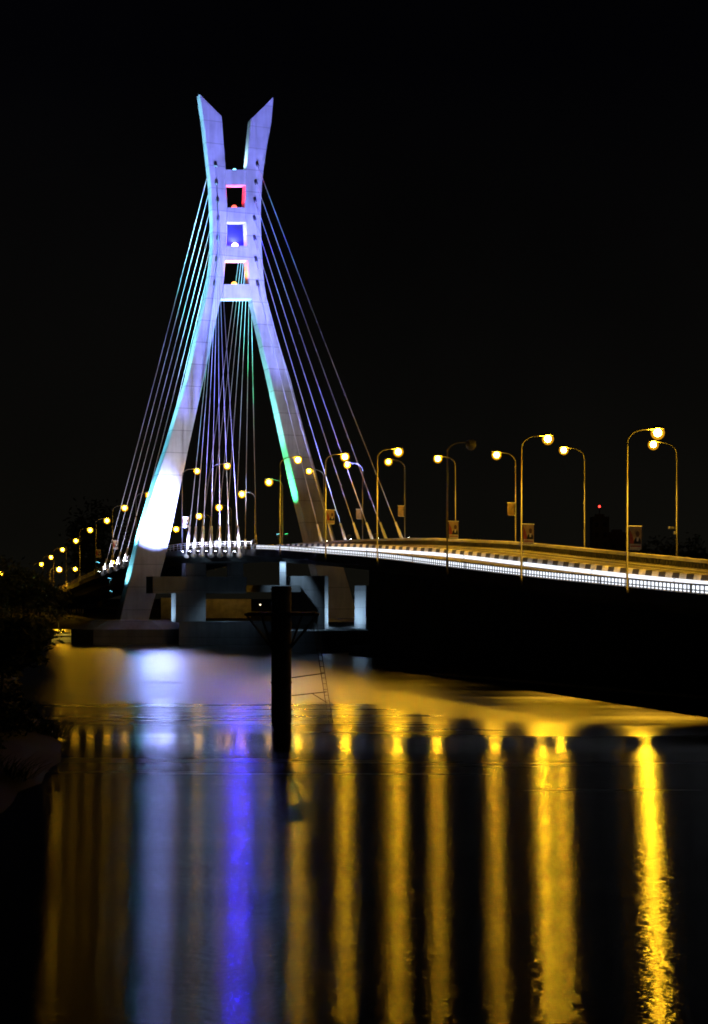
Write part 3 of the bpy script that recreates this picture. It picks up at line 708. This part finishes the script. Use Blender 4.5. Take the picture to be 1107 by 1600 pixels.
for i, (u,v,d,r,lab) in enumerate(TL):
    p = at(u,v,d); tree((p.x,p.y,2.4), p.z-2.4, r, lab, 'trees on the left shore', 20+i, 1800, .5)
for i, (u,v,d,r,lab) in enumerate(((4,985,90,2.2,'black tree leaning over the left bank low in the picture'),(24,975,130,3.6,'black tree on the left bank above the reeds'),(46,985,185,3.6,'black tree on the bank left of the gold quay'),(14,950,200,8,'tall black tree at the left edge of the bank'))):
    p = at(u,v,d); tree((p.x,p.y,1.4), p.z-1.0, r, lab, 'black trees on the left bank', 30+i, 1800, .3)
p = at(156,795,560); tree((p.x,p.y,3), p.z-3, 12, 'huge dark tree rising behind the far bridge lamps', 'far trees', 40, 2600, .9, 1.1)
for i, (u,v,d,r,lab) in enumerate(((1040,838,330,7,'dark tree left of the rightmost lamp post'),(1075,846,330,6,'dark tree right of the rightmost lamp post'),(1104,840,340,7,'dark tree at the right edge of the picture'),(1000,850,345,6,'dark tree right of the red-beacon tower'),(760,848,360,6,'low dark tree behind the middle of the parapet'))):
    p = at(u,v,d); tree((p.x,p.y,1), p.z-1, r, lab, 'trees beyond the parapet', 60+i, 1500, .5)

# ------------------------------------------------------------------ steel pile with platform and ladder
DP = 88.5; pc = at(440,1130,DP)
pile = empty('mooring_pile', (pc.x,pc.y,0), 'black steel mooring pile with a braced platform standing in the water', 'mooring pile')
mb = MB(); mb.tube([(pc.x,pc.y,-3),(pc.x,pc.y,.2),(pc.x,pc.y,5.2),(pc.x,pc.y,8.25)], .6, 28); mb.build('shaft', M['rust'], pile, False)
mb = MB()
for z in (2.4, 4.5, 5.9, 8.0): mb.tube([(pc.x,pc.y,z),(pc.x,pc.y,z+.12)], .635, 28)
mb.build('collar', M['rust'], pile)
mb = MB(); z = 6.55
x0, x1 = at(385,0,DP).x, at(498,0,DP).x
for y in (-1.0, 1.0): mb.box(((x0+x1)/2,pc.y+y,z), (x1-x0,.12,.16))
for i in range(6): mb.box((x0+(x1-x0)*i/5,pc.y,z), (.1,1.9,.13))
mb.build('platform_frame', M['rust'], pile)
mb = MB(); mb.box((x0+.95,pc.y,z+.11), (1.6,2.1,.05)); mb.box((x1-.95,pc.y,z+.11), (1.6,2.1,.05)); mb.build('grating', M['rust'], pile)
for xa, xb in ((x0+.1,pc.x-.58),(x0+.95,pc.x-.55),(x1-.1,pc.x+.58),(x1-.95,pc.x+.55)):
    for y in (-.8,):
        mb = MB(); mb.tube([(xa,pc.y+y,z-.05),(xb,pc.y-.2,4.55)], .07, 6); mb.build('brace', M['rust'], pile)
lad = empty('ladder', at(499,1020,DP-.3), 'thin leaning steel ladder beside the mooring pile', 'ladder')
mb = MB(); dv = Vector((.115,0,0)); la, lb = at(489,952,DP-.3), at(517.5,1131,DP-.3)
for s in (-1,1): mb.tube([la+dv*s, lb+dv*s], .022, 5)
mb.build('stile', M['rust'], lad)
mb = MB(); n = int((lb-la).length/.34)
for i in range(1, n): q = la.lerp(lb, i/n); mb.tube([q-dv, q+dv], .016, 5)
mb.build('rung', M['rust'], lad)
mb = MB(); mb.tube([at(456,1059,DP-.2), at(507,1052,DP-.3)], .03, 5); mb.tube([at(456,1087,DP-.2), at(511,1081,DP-.3)], .03, 5); mb.tube([at(487,1083,DP-.2), at(513,1099,DP-.3)], .022, 5)
mb.build('stay', M['rust'], lad)

# ------------------------------------------------------------------ floating boom
pts = [at(676,1055,141.5), at(760,1060.5,135.5), at(905,1074,123), at(1010,1084,115), at(1100,1090,110)]
tot = sum((b-a).length for a, b in zip(pts, pts[1:])); nb = 62; k = 0
proto = None
for i in range(nb):
    s = tot*i/(nb-1); j = 0
    while j < len(pts)-2 and s > (pts[j+1]-pts[j]).length: s -= (pts[j+1]-pts[j]).length; j += 1
    p = pts[j].lerp(pts[j+1], s/(pts[j+1]-pts[j]).length); p.z = .06
    if proto is None:
        mb = MB(); mb.lathe(p, [(.05,-.2),(.16,-.12),(.19,.02),(.13,.14),(.03,.17)], 10, sx=1.5)
        proto = mb.build('buoy', M['float'], org=tuple(p), smooth=True); o = proto
    else:
        o = proto.copy(); COL.objects.link(o); o.location = p
    o.rotation_euler = (0, 0, random.uniform(-.4,.4))
    tag(o, 'small pale float in the line of floats across the dark water at right', 'buoy', 'line of floats at the right')

# ------------------------------------------------------------------ sky, camera, render settings
w = bpy.data.worlds.new('World'); sc.world = w; w.use_nodes = True; nt = w.node_tree; N = nt.nodes.new; L = nt.links.new
bg = nt.nodes['Background']
tc = N('ShaderNodeTexCoord'); sp = N('ShaderNodeSeparateXYZ'); L(tc.outputs['Generated'], sp.inputs[0])
cr = N('ShaderNodeValToRGB'); L(sp.outputs['Z'], cr.inputs[0])
e = cr.color_ramp.elements
e[0].position = 0.0; e[0].color = (.0052,.0048,.0034,1)
e[1].position = .34; e[1].color = (.0006,.0006,.0011,1)
k = e.new(.14); k.color = (.0030,.0028,.0024,1)
sky = N('ShaderNodeTexSky'); sky.sky_type = 'NISHITA'; sky.sun_disc = False; sky.sun_elevation = math.radians(-8); sky.sun_rotation = math.radians(250)
sc_ = N('ShaderNodeVectorMath'); sc_.operation = 'SCALE'; sc_.inputs['Scale'].default_value = .02; L(sky.outputs[0], sc_.inputs[0])
ad = N('ShaderNodeVectorMath'); ad.operation = 'ADD'; gn = N('ShaderNodeTexNoise'); gn.inputs['Scale'].default_value = 2.2; gn.inputs['Detail'].default_value = 4; L(tc.outputs['Generated'], gn.inputs['Vector'])
gm = N('ShaderNodeMapRange'); gm.inputs[1].default_value = .3; gm.inputs[2].default_value = .7; gm.inputs[3].default_value = .55; gm.inputs[4].default_value = 1.35; L(gn.outputs['Fac'], gm.inputs[0])
gs = N('ShaderNodeVectorMath'); gs.operation = 'SCALE'; L(cr.outputs[0], gs.inputs[0]); L(gm.outputs[0], gs.inputs['Scale'])
L(gs.outputs[0], ad.inputs[0]); L(sc_.outputs[0], ad.inputs[1])
L(ad.outputs[0], bg.inputs['Color']); bg.inputs['Strength'].default_value = 1.0

cam = bpy.data.cameras.new('Camera'); co = bpy.data.objects.new('Camera', cam); COL.objects.link(co)
co.location = (0,0,H); co.rotation_euler = (math.radians(90),0,0)
cam.sensor_width = 36; cam.sensor_fit = 'VERTICAL'; cam.sensor_height = 36
cam.lens = F/1600*36; cam.shift_y = (V0-800)/1600; cam.clip_start = .5; cam.clip_end = 4000
sc.camera = co
vs = sc.view_settings; vs.view_transform = 'Standard'; vs.look = 'None'; vs.exposure = 0; vs.gamma = 1
cy = sc.cycles; cy.use_denoising = True; cy.max_bounces = 6; cy.diffuse_bounces = 2; cy.glossy_bounces = 4; cy.sample_clamp_indirect = 60
cy.use_light_tree = True; cy.filter_width = 1.8
